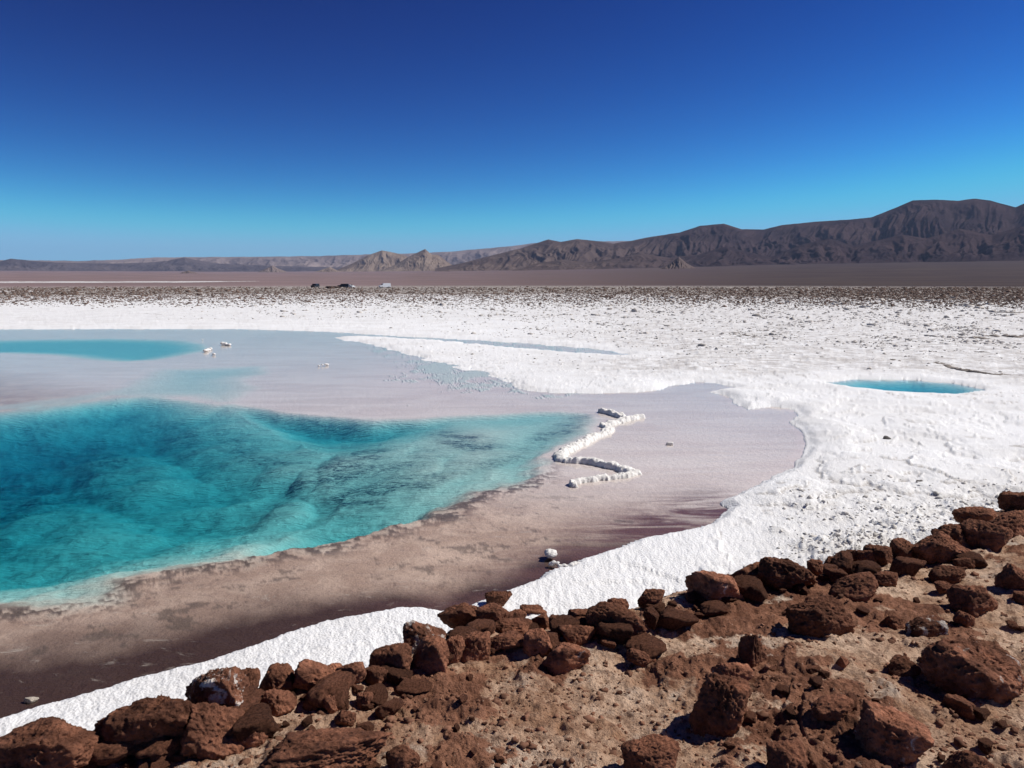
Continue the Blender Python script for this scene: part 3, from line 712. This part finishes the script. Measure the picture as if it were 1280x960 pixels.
ROCKS = [  # x0, x1, top, base (photo pixels), tilt, material, group, label
 (-25,108,903,985,.25,R_,GB,'rounded red brown boulder cut by the bottom left corner beside the salt'),
 (104,236,870,956,.12,R_,GB,'wide red brown boulder with a notched top, second from the left corner'),
 (222,312,830,905,.1,W_,GB,'tall brown boulder with white salt stains on its upper right face'),
 (213,306,880,957,-.45,D_,GB,'dark leaning boulder with a deeply shaded left end below the salt stained one'),
 (298,324,836,866,0,D_,GB,'small knobbly rock wedged right of the salt stained boulder'),
 (315,368,834,876,.1,D_,GB,'grey brown cracked rock left of the sharp wedge rock'),
 (364,424,825,868,-.5,R_,GB,'sharp wedge rock with one smooth lit slope and a black shaded side'),
 (404,426,831,848,0,R_,GB,'small lit stone behind the sharp wedge rock'),
 (420,456,825,860,.2,R_,GB,'angular rock with a hollow front right of the wedge rock'),
 (460,514,807,846,.15,R_,GB,'blocky red rock above the tan slope at the end of the narrow salt strip'),
 (455,487,834,860,0,D_,GB,'small dark rock in front of the blocky red rock'),
 (324,368,864,898,-.2,R_,GS,'low brown rock behind the pale ledge, above the dark gap'),
 (303,333,884,907,-.3,D_,GS,'dark slanted rock at the left end of the pale ledge'),
 (378,405,868,890,.1,D_,GS,'small cracked rock in the middle of the rubble above the pale ledge'),
 (400,430,868,894,-.2,R_,GS,'triangular rock at the right end of the rubble above the pale ledge'),
 (418,444,890,910,0,D_,GS,'small dark rock at the right end of the pale ledge'),
 (444,467,866,888,.1,R_,GS,'rounded reddish stone on the tan slope below the blocky red rock'),
 (297,332,908,936,0,R_,GS,'rounded tan brown stone below the pale ledge'),
 (318,482,918,985,.1,D_,GS,'very wide low brown boulder at the bottom edge with a crusted top'),
 (480,524,935,972,.2,D_,GS,'dark rock with two peaks at the bottom edge right of the wide low boulder'),
 (510,560,798,846,.1,R_,GB,'cracked rock with a dark left face below the white edged slab'),
 (504,560,774,816,-.5,W_,GB,'tilted brown slab with a white salt edge beside the salt strip'),
 (556,581,796,833,.1,R_,GB,'narrow upright rock right of the white edged slab'),
 (576,613,791,830,.2,R_,GB,'angular reddish rock below the jagged dark slab'),
 (546,602,753,790,.35,D_,GB,'jagged dark slab pointing up over the salt strip'),
 (595,640,756,787,0,R_,GB,'lumpy brown rock right of the jagged dark slab'),
 (606,640,740,761,.1,D_,GB,'small dark rock standing highest on the pile against the salt'),
 (614,668,777,798,0,R_,GB,'long flat rock in the middle of the rock pile'),
 (603,658,792,816,.05,D_,GB,'long flat rock lowest in the rock pile above the sand'),
 (650,684,755,769,-.1,R_,GB,'small flat stone on the salt side of the rock pile'),
 (634,658,762,780,0,D_,GB,'small rounded rock behind the long flat rock'),
 (664,688,767,792,0,D_,GB,'small dark upright rock near the right end of the rock pile'),
 (654,690,787,820,.1,D_,GB,'dark cracked rock above and left of the lone tan block'),
 (679,738,803,844,.12,R_,GS,'lone light brown block with a grooved face on the pale sand'),
 (686,710,769,790,0,R_,GB,'reddish square rock right of the rock pile'),
 (699,745,779,812,.1,D_,GB,'low brown rock between the square rock and the big block'),
 (708,742,763,784,0,D_,GB,'dark low rock behind the low brown rock next to the salt'),
 (733,807,756,802,-.2,D_,GB,'big brown block with a dark left side at the salt edge'),
 (760,787,749,765,0,R_,GB,'flat topped stone sitting behind the big brown block'),
 (744,760,751,764,0,D_,GB,'little pointed stone left of the flat topped stone'),
 (686,701,789,805,0,R_,GB,'little round stone left of the low brown rock'),
 (784,822,813,838,-.4,R_,GS,'half buried rock with a black triangular shaded side'),
 (798,832,735,765,.1,D_,GB,'dark cube shaped rock standing alone against the salt'),
 (862,932,709,758,-.25,R_,GB,'large pale brown boulder with a smooth lit top beside the salt'),
 (914,970,703,742,.1,D_,GB,'rough dark brown boulder touching the large pale one'),
 (948,1028,690,745,-.2,D_,GB,'long sloping brown slab right of the rough boulder'),
 (988,1068,751,799,.08,D_,GS,'rectangular rough dark block lying on the sand'),
 (926,962,790,838,.15,D_,GS,'dark upright rock with a split top in the middle of the sand'),
 (866,945,848,925,-.1,D_,GS,'big dark boulder throwing a black shadow on the sand'),
 (893,942,827,860,.0,R_,GS,'low lit mound of rock just behind the big dark boulder'),
 (1042,1100,714,752,.2,D_,GS,'dark rock with a long flat shadow near the salt rubble'),
 (1046,1064,821,838,-.3,R_,GS,'small lone stone with a thin dark shadow on pale sand'),
 (1010,1030,699,721,0,D_,GB,'small black upright rock at the right end of the sloping slab'),
 (1030,1046,695,711,0,D_,GB,'small black round rock against the salt rubble'),
 (1057,1095,684,707,.1,D_,GB,'dark low rock left of the pair in the far row'),
 (1083,1124,682,711,.0,D_,GB,'dark double lumped rock in the far row'),
 (1117,1151,673,707,-.1,D_,GB,'dark upright block left of the long dark boulder'),
 (1136,1211,664,709,.1,D_,GB,'long dark boulder in the middle of the far row'),
 (1173,1221,655,690,.0,D_,GB,'round dark boulder behind the long dark boulder'),
 (1212,1269,649,692,.15,R_,GB,'rounded barrel shaped boulder with a banded top in the far row'),
 (1197,1249,633,658,0,D_,GB,'black flat rock behind the barrel shaped boulder'),
 (1241,1290,636,674,.1,R_,GB,'brown boulder at the right edge next to the barrel shaped one'),
 (1254,1300,613,640,0,D_,GB,'farthest dark boulder at the right edge above the others'),
 (1094,1124,715,735,0,R_,GS,'small pyramid shaped rock on the sand below the far row'),
 (1164,1211,706,731,.2,D_,GS,'dark rock with a sharp right end below the long dark boulder'),
 (1169,1201,726,744,0,R_,GS,'low brown stone just under the sharp ended dark rock'),
 (1196,1258,730,772,.05,D_,GS,'chunky dark block with a long shadow on brown earth'),
 (1254,1296,704,742,.1,R_,GS,'brown rock cut by the right edge above the chunky block'),
 (1269,1292,739,756,0,D_,GS,'small dark stone at the right edge below the brown rock'),
 (1105,1133,768,790,-.4,D_,GS,'thin leaning stone with a black shadow on pale sand'),
 (1138,1187,771,799,.1,W_,GS,'flaky dark rock with a white streaked top'),
 (1195,1221,763,788,0,R_,GS,'small reddish stone below the chunky dark block'),
 (1172,1300,806,878,-.1,R_,GS,'largest boulder on the right edge with ribbed lit top and black front'),
 (1110,1153,821,847,.1,D_,GS,'low dark crumbling rock left of the largest right boulder'),
 (1155,1190,822,844,-.3,R_,GS,'small ribbed stone touching the left of the largest right boulder'),
 (1080,1168,888,958,-.3,R_,GS,'broad brown outcrop with a dark hollow near the bottom edge'),
 (1190,1250,942,985,0,D_,GS,'dark rock cut by the bottom edge right of the broad outcrop'),
 (1182,1234,868,902,-.3,R_,GS,'low slab with a dark undercut below the largest right boulder'),
 (1018,1072,872,905,.2,D_,GS,'crumbled dark outcrop left of the broad brown outcrop'),
 (780,852,930,985,.1,R_,GS,'brown lumpy mound at the bottom edge below the big dark boulder'),
 (960,1012,936,980,.1,D_,GS,'dark mound at the bottom edge right of the lumpy brown mound'),
]
bases = hits([(a[0] + a[1]) / 2 for a in ROCKS], [a[3] - .12 * (a[3] - a[2]) for a in ROCKS])
for i, (x0, x1, yt, yb, tl, mt, gr, lb) in enumerate(ROCKS):
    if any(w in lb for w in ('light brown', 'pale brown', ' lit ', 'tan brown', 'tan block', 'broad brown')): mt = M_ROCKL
    place_rock('boulder' if (x1 - x0) > 45 else 'rock', x0, x1, yt, yb, lb, 'boulder' if (x1 - x0) > 45 else 'rock', gr, mt, 300 + 7 * i,
               6 if (x1 - x0) > 70 else 5, tl, base=bases[i], rough=1.15)

# small stones: a few shapes, each placed as its own object
protos = []
for i in range(7):
    p, f = rock_shape(4, 900 + i, 1, .85, .68, 1.1); p[:, 2] -= p[:, 2].min() * .7
    me = mesh_obj('stone', p, f, [D_, R_][i % 2]); protos.append(me)
rg = np.random.default_rng(5)
cand = []
edge_px = np.array(BANK[2:25], float)
while len(cand) < 250:
    if len(cand) < 150:          # crowded along the edge
        px_ = rg.uniform(0, 1280); py_ = np.interp(px_, edge_px[:, 0], edge_px[:, 1]) + rg.exponential(16) - 4
        s_ = .018 + .10 * rg.random() ** 2.2
    else:
        px_ = rg.uniform(0, 1280); py_ = rg.uniform(np.interp(px_, edge_px[:, 0], edge_px[:, 1]) + 15, 1010); s_ = rg.uniform(.012, .04)
        if 480 < px_ < 860: s_ *= .6
    cand.append((px_, py_, s_))
cand = np.array(cand); hb_ = hits(cand[:, 0], cand[:, 1])
for i, ((px_, py_, s_), b_) in enumerate(zip(cand, hb_)):
    k = int(rg.integers(7)); o = protos[k] if not protos[k].get('category') else protos[k].copy()
    if o.name not in COL.objects: COL.objects.link(o)
    o.location = b_; o.scale = (s_, s_ * rg.uniform(.7, 1), s_ * rg.uniform(.7, 1.1)); o.rotation_euler = (0, 0, rg.uniform(0, 6.28))
    if i < 150: tag(o, 'small brown stone packed among the boulders along the bank edge', 'stone', 'small stones along the bank edge')
    else: tag(o, 'little brown stone strewn on the open sandy ground of the bank', 'stone', 'little stones strewn over the bank')

# gravel
def scatter(name, pos, size, material, kind, sub=2, squash=.7, seed=1):
    d, f = ICO[sub]; n = len(pos); rg_ = np.random.default_rng(seed)
    var = 1 + .28 * rg_.normal(size=(n, len(d), 1)).clip(-1.6, 1.6)
    var = var if sub > 1 else 1 + .38 * (var - 1) / .28
    sc_ = np.stack([rg_.uniform(.7, 1.3, n), rg_.uniform(.7, 1.3, n), rg_.uniform(.55, 1.1, n) * squash], -1)
    V = d[None] * var * sc_[:, None] * size[:, None, None] + pos[:, None]
    F = (f[None] + (np.arange(n) * len(d))[:, None, None]).reshape(-1, 3)
    return mesh_obj(name, V.reshape(-1, 3), F, material, kind=kind, smooth=False)
def sheet_sample(n, px0, px1, py0, py1, zref, seed, keep=None):
    rg_ = np.random.default_rng(seed); px_ = rg_.uniform(px0, px1, n); py_ = rg_.uniform(py0, py1, n)
    P = plane(px_, py_, zref); z, m = survey(P)
    k = np.ones(n, bool) if keep is None else keep(P, z, m, px_, py_, rg_)
    return np.column_stack([P[k], z[k]]), px_[k], py_[k]
M_GRAV = mat_flat('gravel', (.19, .095, .06), .95, .1, .5, 6)
pos, _, _ = sheet_sample(16000, -150, 1430, 640, 990, 1.75, 3, lambda P, z, m, px_, py_, g: (m['slope'] > .8) & (g.random(len(P)) < .55 - .2 * m['crust']))
scatter('gravel', pos, np.random.default_rng(8).lognormal(math.log(.006), .55, len(pos)).clip(.002, .022), M_GRAV, 'stuff', 2, .8)
# salt rubble at the foot of the bank on the right
M_RUB = mat_flat('salt_rubble', (.60, .575, .54), .9, .15, .3, 5, .01)
pos, _, _ = sheet_sample(16000, 850, 1420, 540, 740, .15, 4, lambda P, z, m, px_, py_, g: (m['rub'] > .1) & (m['slope'] < .5) & (g.random(len(P)) < m['rub'] * .9))
scatter('salt_rubble', pos, np.random.default_rng(9).lognormal(math.log(.014), .6, len(pos)).clip(.005, .055), M_RUB, 'stuff', 1, .8)
# clods of the far crust
M_CLOD = mat_flat('brown_clod', (.15, .105, .085), 1.0, .05, .5, .3)
M_SCLOD = mat_flat('grey_salt_clod', (.50, .46, .42), 1.0, .1, .3, .5)
def kd(P, z, m, px_, py_, g):
    c = 366.5 + (px_ - 640) * .003; w = ss(358, 361, py_) * ss(389 + .004 * (px_ - 640), 369, py_)
    return g.random(len(P)) < w * (.50 + .42 * ss(500, 1250, px_))
pos, px_, py_ = sheet_sample(150000, -250, 1530, 358, 389, 0.05, 6, kd)
sz = np.random.default_rng(10).lognormal(math.log(.14), .42, len(pos)).clip(.1, .8) * np.clip(np.hypot(pos[:, 0], pos[:, 1]) / 200, .55, 1.6)
scatter('brown_clods', pos, sz, M_CLOD, 'stuff', 1, .75)
def ks(P, z, m, px_, py_, g):
    w = ss(366, 380, py_) * ss(470, 400, py_ - .00 * px_) * ss(420, 980, px_ + (py_ < 400) * 300)
    w *= .12 + .88 * ss(-.05, .3, fbm(P[:, 0] * .22, P[:, 1] * .12, 4, 401, .65))
    return (m['sd'] < -1.2) & (m['pool'] < -1) & (g.random(len(P)) < w)
pos, px_, py_ = sheet_sample(110000, -250, 1530, 366, 472, 0.05, 16, ks)
sz = np.random.default_rng(11).lognormal(math.log(.05), .6, len(pos)).clip(.04, .4) * np.clip(np.hypot(pos[:, 0], pos[:, 1]) / 70, .5, 2.2)
scatter('salt_clods', pos, sz, M_SCLOD, 'stuff', 1, .7)

# ------------------------------------------------------------------ salt formations in and around the lagoon
def salt_mass(name, lumps, material, voxel, seed, label, cat, group=None, namp=.5):
    """lumps: (x,y,z,r); fused by voxel remeshing, then crusted"""
    d, f = ICO[3]
    V = np.concatenate([d * np.array([1, 1, .62]) * l[3] + np.array(l[:3]) for l in lumps])
    F = np.concatenate([f + i * len(d) for i in range(len(lumps))])
    tmp = mesh_obj('salt_tmp', V, F, material)
    md = tmp.modifiers.new('fuse', 'REMESH'); md.mode = 'VOXEL'; md.voxel_size = voxel
    dg = bpy.context.evaluated_depsgraph_get(); me = bpy.data.meshes.new_from_object(tmp.evaluated_get(dg))
    n = len(me.vertices); co = np.empty(n * 3); no = np.empty(n * 3)
    me.vertices.foreach_get('co', co); me.vertices.foreach_get('normal', no)
    co = co.reshape(-1, 3); no = no.reshape(-1, 3)
    rm = np.mean([l[3] for l in lumps])
    co += no * (namp * rm * (.9 * fbm3(co / rm * .8, 4, seed, .6) + .5 * fbm3(co / rm * 3, 3, seed + 4, .6)))[:, None]
    c0 = co.mean(0); c0[2] = co[:, 2].min(); co -= c0
    me.vertices.foreach_set('co', co.ravel()); me.polygons.foreach_set('use_smooth', np.ones(len(me.polygons), bool)); me.update()
    bpy.data.objects.remove(tmp)
    if not me.materials: me.materials.append(material)
    me.name = name; o = bpy.data.objects.new(name, me); COL.objects.link(o); o.location = c0
    return tag(o, label, cat, group)
def along(pts, z, rpx, step, seed, hvar=.3):
    rg_ = np.random.default_rng(seed); P = PL(pts, z); out = []
    for a, b_ in zip(P[:-1], P[1:]):
        L = np.linalg.norm(b_ - a); k = max(1, int(L / step))
        for j in range(k):
            q = a + (b_ - a) * (j + rg_.uniform(0, .6)) / k; rr_ = rpx * np.linalg.norm(q) / 960 * rg_.uniform(1 - hvar, 1 + hvar)
            out.append((q[0] + rg_.normal(0, rr_ * .3), q[1] + rg_.normal(0, rr_ * .5), z + rg_.uniform(-.3, .5) * rr_, rr_))
    return out
def crust_wall(name, pts, wpx, hpx, material, seed, label, cat, group=None, res=.022, zb=-.03, z0=0.0):
    """a standing rim of crust along a line: ragged width, flat knobbly top, steep sides"""
    A = PL(pts, z0); dist = np.linalg.norm(A.mean(0)); W = wpx * dist / 960; H = hpx * dist / 960
    lo = A.min(0) - W * 2; hi = A.max(0) + W * 2
    gx, gy = np.meshgrid(np.arange(lo[0], hi[0], res), np.arange(lo[1], hi[1], res), indexing='ij')
    Q = np.stack([gx.ravel(), gy.ravel()], -1); d, _ = seg_dist(Q, A, False)
    f1 = 1 / W; X, Y = Q[:, 0], Q[:, 1]
    d = d + W * (.85 * fbm(X * f1 * .45, Y * f1 * .45, 3, seed) + .30 * fbm(X * f1 * 1.6, Y * f1 * 1.6, 4, seed + 3, .6))
    t_ = np.clip((W - d) / (.42 * W), 0, 1) ** .55
    top = .60 + .62 * fbm(X * f1 * .4, Y * f1 * .4, 3, seed + 7) + .30 * ridged(X * f1 * 1.7, Y * f1 * 1.7, 4, seed + 9, .6)
    z = np.where(t_ > 0, t_ * H * np.maximum(top, .28), zb); I = np.arange(len(Q)).reshape(gx.shape)
    q = np.stack([I[:-1, :-1], I[1:, :-1], I[1:, 1:], I[:-1, 1:]], -1).reshape(-1, 4)
    q = q[(t_[q] > 0).any(1)]
    # keep the one connected wall
    lab = np.arange(len(Q)); e = np.concatenate([q[:, [0, 1]], q[:, [1, 2]], q[:, [2, 3]]])
    for _ in range(4000):
        m_ = np.minimum(lab[e[:, 0]], lab[e[:, 1]]); new = lab.copy(); np.minimum.at(new, e[:, 0], m_); np.minimum.at(new, e[:, 1], m_)
        new = new[new]
        if (new == lab).all(): break
        lab = new
    cnt = np.bincount(lab[q[:, 0]], minlength=len(Q)); q = q[lab[q[:, 0]] == cnt.argmax()]
    u, inv = np.unique(q, return_inverse=True)
    V = np.column_stack([Q[u], z[u] + z0]); c0 = np.array([*A.mean(0), z0]); V -= c0
    o = mesh_obj(name, V, inv.reshape(-1, 4), material); o.location = c0
    return tag(o, label, cat, group)
ZIG = [(799,522),(778,526),(757,533),(762,539),(742,547),(730,554),(712,563),(699,570),(706,576),(728,577),(748,581),(768,585),(788,591)]
GR = 'ridges of salt crust in the lagoon'
crust_wall('salt_ridge', ZIG, 7.2, 6.8, M_SALTROCK, 21, 'long zigzag ridge of white salt crust standing in the pink shallows', 'salt ridge', GR)
crust_wall('salt_ridge', [(797,592),(780,596),(765,598),(745,600),(728,602),(714,605),(718,608)], 4.8, 7, M_SALTROCK, 22, 'short low salt ridge at the near end of the zigzag one', 'salt ridge', GR, .018)
crust_wall('salt_ridge', [(752,515),(764,518),(778,522)], 4.4, 6, M_SALTROCK, 23, 'shortest salt ridge beyond the far end of the zigzag one', 'salt ridge', GR)
salt_mass('salt_block', along([(679,693),(688,691),(690,695)], .06, 6.5, .06, 4), M_SALTROCK, .014, 24, 'white salt block standing in mud just off the near salt edge', 'salt block')
salt_mass('salt_ledge', along([(688,704),(700,706),(716,707),(728,705)], .05, 3.6, .04, 5), M_SALTROCK, .014, 25, 'thin white salt ledge reaching out from the shore below the salt block', 'salt ledge')
for i, (q, rpx, lb) in enumerate([([(278,430),(288,431)], 2.5, 'largest white salt block at the corner of the far turquoise pool'),
        ([(256,439),(263,436)], 1.9, 'low white salt block left of the largest one by the far pool'),
        ([(266,442),(268,443)], 1.5, 'small white salt block nearest the camera by the far pool'),
        ([(253,425),(254,425)], 1.4, 'tiny white salt lump on the far rim of the far pool'),
        ([(398,457),(412,455)], 1.9, 'low white salt lump alone in the grey shallows')]):
    salt_mass('salt_block', along(q, .06, rpx, .15, 40 + i), M_SALTROCK, .03, 44 + i, lb, 'salt block', 'salt blocks in the far shallows')
M_PALE = mat_flat('pale_stone', (.42, .37, .31), .9, .2, .2, 12, .01)
def lone(name, x0, x1, yt, yb, label, material, seed, z=0.0, cat='stone', sub=5, group=None):
    cx = (x0 + x1) / 2; P = plane(cx, yb, z)
    return place_rock(name, x0, x1, yt, yb, label, cat, group, material, seed, sub, 0, .2, base=np.array([P[0], P[1], z - .01]))
lone('stone', 28, 45, 869, 878, 'flat pale stone lying in dark mud near the left edge', M_PALE, 501)
lone('stone', 833, 842, 551, 556, 'small pale stone sitting in the pink shallows right of the zigzag ridge', M_SALTROCK, 502)
M_GREY = mat_flat('grey_crust_rock', (.15, .135, .125), .95, .1, .4, 6, .02)
lone('rock', 1146, 1158, 597, 608, 'small dark grey rock alone on the white crust', M_GREY, 503, .09, 'rock')
lone('rock', 1104, 1114, 543, 549, 'tiny dark rock on the white crust above the grey one', M_GREY, 504, .09, 'rock')
M_OUT = mat_flat('dark_salt_crust', (.26, .23, .205), .95, .1, .5, 1.2, .05)
OUTC = [([(1172,455),(1182,459),(1200,463),(1225,467),(1250,470),(1300,474)], 3.6, 'long dark ledge of crust above the small blue pool'),
        ([(1212,424),(1222,423),(1232,425)], 3.0, 'dark crust hump left of the gap in the right hand row'),
        ([(1238,421),(1246,422)], 3.6, 'darkest crust hump in the middle of the right hand row'),
        ([(1258,421),(1270,423),(1290,421)], 3.4, 'wide dark crust hump at the right end of the right hand row'),
        ([(1222,441),(1238,442)], 2.6, 'low dark crust patch below the right hand row'),
        ([(1248,391),(1270,392),(1285,391)], 1.7, 'thin dark crust line far off by the right edge'),
        ([(1112,450),(1124,452)], 2.2, 'short dark crust hump left of the long ledge'),
        ([(930,419),(945,423)], 1.8, 'dark crust edge at the left end of the rough white field'),
        ([(1152,446),(1160,448)], 2.0, 'small dark crust hump between two others above the long ledge'),
        ([(178,392),(192,393),(204,394)], 0.9, 'thin dark streak of driftwood like crust on the far white shore')]
for i, (q, rpx, lb) in enumerate(OUTC):
    crust_wall('crust_ledge', q, rpx * 1.3, rpx * .85, M_OUT, 70 + i, lb, 'crust ledge', 'dark crust ledges on the salt flat', .06 if rpx > 1.5 else .12, -.05, .06)

# ------------------------------------------------------------------ parked vehicles far across the flat
M_WHITE = mat_flat('white_paint', (.80, .81, .82), .3, .5, .02, 1)
M_BLACKP = mat_flat('dark_paint', (.018, .018, .022), .3, .5, .05, 1)
M_GLASS = mat_flat('tinted_glass', (.012, .014, .018), .08, .5, .05, 1)
M_TYRE = mat_flat('tyre_rubber', (.02, .02, .02), .9, .2, .1, 8)
M_RIM = mat_flat('wheel_metal', (.45, .45, .46), .4, .5, .05, 8)
M_LAMP = mat_flat('lamp_lens', (.6, .6, .58), .2, .5, .03, 8)
def extr(name, prof, halfw, material, parent, bev=.05, taper=1.0):
    bm = bmesh.new(); zmid = sorted(p[1] for p in prof)[len(prof) // 2]
    L = [bm.verts.new((p[0], -halfw * (taper if p[1] > zmid + .05 else 1), p[1])) for p in prof]
    R = [bm.verts.new((p[0], halfw * (taper if p[1] > zmid + .05 else 1), p[1])) for p in prof]
    n = len(prof); bm.faces.new(L); bm.faces.new(R[::-1])
    for i in range(n): bm.faces.new((L[(i + 1) % n], L[i], R[i], R[(i + 1) % n]))
    bmesh.ops.recalc_face_normals(bm, faces=bm.faces)
    if bev: bmesh.ops.bevel(bm, geom=list(bm.edges), offset=bev, segments=2, profile=.6, affect='EDGES', clamp_overlap=True)
    me = bpy.data.meshes.new(name); bm.to_mesh(me); bm.free(); me.materials.append(material)
    o = bpy.data.objects.new(name, me); COL.objects.link(o); o.parent = parent; return o
def cyl(name, c, rad_, w, material, parent):
    bm = bmesh.new(); bmesh.ops.create_cone(bm, cap_ends=True, segments=24, radius1=rad_, radius2=rad_, depth=w, matrix=Matrix.Translation(c) @ Matrix.Rotation(math.pi / 2, 4, 'X'))
    bmesh.ops.bevel(bm, geom=[e for e in bm.edges if len(e.link_faces) == 2 and abs(e.calc_face_angle(0)) > 1], offset=rad_ * .12, segments=2, affect='EDGES')
    me = bpy.data.meshes.new(name); bm.to_mesh(me); bm.free(); me.materials.append(material)
    o = bpy.data.objects.new(name, me); COL.objects.link(o); o.parent = parent; return o
def vehicle(name, px_, py_, label, cat, paint, body, windows, screens, L, W, axles, wr, rot):
    P = plane(px_, py_, .1); z, _ = survey(P[None])
    e = bpy.data.objects.new(name, None); COL.objects.link(e); e.location = (P[0], P[1], z[0]); e.rotation_euler = (0, 0, rot)
    tag(e, label, cat, 'vehicles parked at the far side of the flat')
    extr('body', body, W / 2, paint, e, .05, .9)
    for w_ in windows:
        for s_ in (-1, 1):
            bm = bmesh.new()
            a = [bm.verts.new((p[0], s_ * (W / 2 * .955), p[1])) for p in w_]; b_ = [bm.verts.new((p[0], s_ * (W / 2 * .90 + .012), p[1])) for p in w_]
            b_ = [bm.verts.new((p[0], s_ * (W / 2 + .006 if p[1] < 1.0 else W / 2 * .9 + .012), p[1])) for p in w_]
            for v_ in a: v_.co.y -= s_ * .12
            n = len(w_); bm.faces.new(b_); bm.faces.new(a[::-1])
            for i in range(n): bm.faces.new((b_[(i + 1) % n], b_[i], a[i], a[(i + 1) % n]))
            bmesh.ops.delete(bm, geom=[v_ for v_ in bm.verts if not v_.link_faces], context='VERTS')
            bmesh.ops.recalc_face_normals(bm, faces=bm.faces)
            me = bpy.data.meshes.new('side_window'); bm.to_mesh(me); bm.free(); me.materials.append(M_GLASS)
            o = bpy.data.objects.new('side_window', me); COL.objects.link(o); o.parent = e
    for nm, prof in screens: extr(nm, prof, W / 2 * .78, M_GLASS, e, 0)
    for ax in axles:
        for s_ in (-1, 1):
            wh_ = cyl('wheel', Vector((ax, s_ * (W / 2 - .09), wr)), wr, .22, M_TYRE, e)
            cyl('rim', Vector((ax, s_ * (W / 2 - .09 + .09), wr)), wr * .6, .08, M_RIM, wh_)
    for s_ in (-1, 1):
        bm = bmesh.new(); bmesh.ops.create_cube(bm, size=1, matrix=Matrix.Translation((-L / 2 + .05, s_ * W * .36, .78)) @ Matrix.Diagonal((.16, .28, .16, 1)))
        bmesh.ops.bevel(bm, geom=list(bm.edges), offset=.04, segments=2, affect='EDGES')
        me = bpy.data.meshes.new('headlight'); bm.to_mesh(me); bm.free(); me.materials.append(M_LAMP)
        o = bpy.data.objects.new('headlight', me); COL.objects.link(o); o.parent = e
    return e
van_b = [(-2.4,.35),(-2.42,.85),(-2.2,1.05),(-1.5,1.2),(-.85,1.85),(-.6,1.98),(2.2,2.0),(2.4,1.8),(2.45,.35)]
vehicle('van', 481, 359.9, 'white minibus van parked side on far across the flat', 'van', M_WHITE, van_b,
    [[(-.95,1.22),(-.58,1.75),(.3,1.78),(.3,1.22)], [(.4,1.22),(.4,1.78),(2.1,1.78),(2.2,1.22)]],
    [('windscreen', [(-1.46,1.26),(-.90,1.83),(-.86,1.81),(-1.38,1.22)]), ('rear_window', [(2.36,1.2),(2.36,1.75),(2.44,1.75),(2.46,1.2)])], 4.85, 1.9, (-1.55, 1.5), .34, .55)
car_b = [(-2.1,.3),(-2.15,.7),(-1.9,.85),(-1.1,.95),(-.5,1.4),(.9,1.43),(1.6,1.0),(2.05,.92),(2.1,.3)]
car_w = [[(-.85,.99),(-.42,1.32),(.2,1.34),(.2,.99)], [(.28,.99),(.28,1.34),(.85,1.33),(1.25,.99)]]
car_s = [('windscreen', [(-1.08,.99),(-.52,1.39),(-.48,1.37),(-1.0,.96)]), ('rear_window', [(.94,1.40),(1.54,1.02),(1.5,.99),(.88,1.38)])]
vehicle('car', 438, 359.7, 'white car parked just right of the dark vehicle by the earth mound', 'car', M_WHITE, car_b, car_w, car_s, 4.2, 1.75, (-1.3, 1.3), .31, 2.5)
suv_b = [(-2.3,.4),(-2.35,.95),(-2.1,1.1),(-1.2,1.2),(-.7,1.75),(2.1,1.8),(2.3,1.6),(2.35,.4)]
suv_w = [[(-1.0,1.24),(-.62,1.65),(.3,1.68),(.3,1.24)], [(.4,1.24),(.4,1.68),(1.95,1.68),(2.1,1.24)]]
suv_s = [('windscreen', [(-1.16,1.25),(-.74,1.73),(-.70,1.71),(-1.08,1.21)]), ('rear_window', [(2.25,1.2),(2.2,1.6),(2.28,1.6),(2.33,1.2)])]
vehicle('off_roader', 429, 359.9, 'black off-road vehicle parked against the right end of the earth mound', 'car', M_BLACKP, suv_b, suv_w, suv_s, 4.7, 1.9, (-1.45, 1.4), .38, .05)
vehicle('off_roader', 394, 359.9, 'black off-road vehicle parked end on alone left of the earth mound', 'car', M_BLACKP, suv_b, suv_w, suv_s, 4.7, 1.9, (-1.45, 1.4), .38, 1.35)
P = plane(419, 360, .1)
M_MOUND = mat_flat('mound_earth', (.10, .075, .065), 1.0, .05, .4, .8, .1)
p, f = rock_shape(5, 601, 3.4, 1.6, .75, 1.0); p[:, 2] -= p[:, 2].min() * .35
o = mesh_obj('earth_mound', p, f, M_MOUND); o.location = (P[0], P[1], 0)
tag(o, 'low brown mound of earth left of the black vehicle on the far flat', 'earth mound')
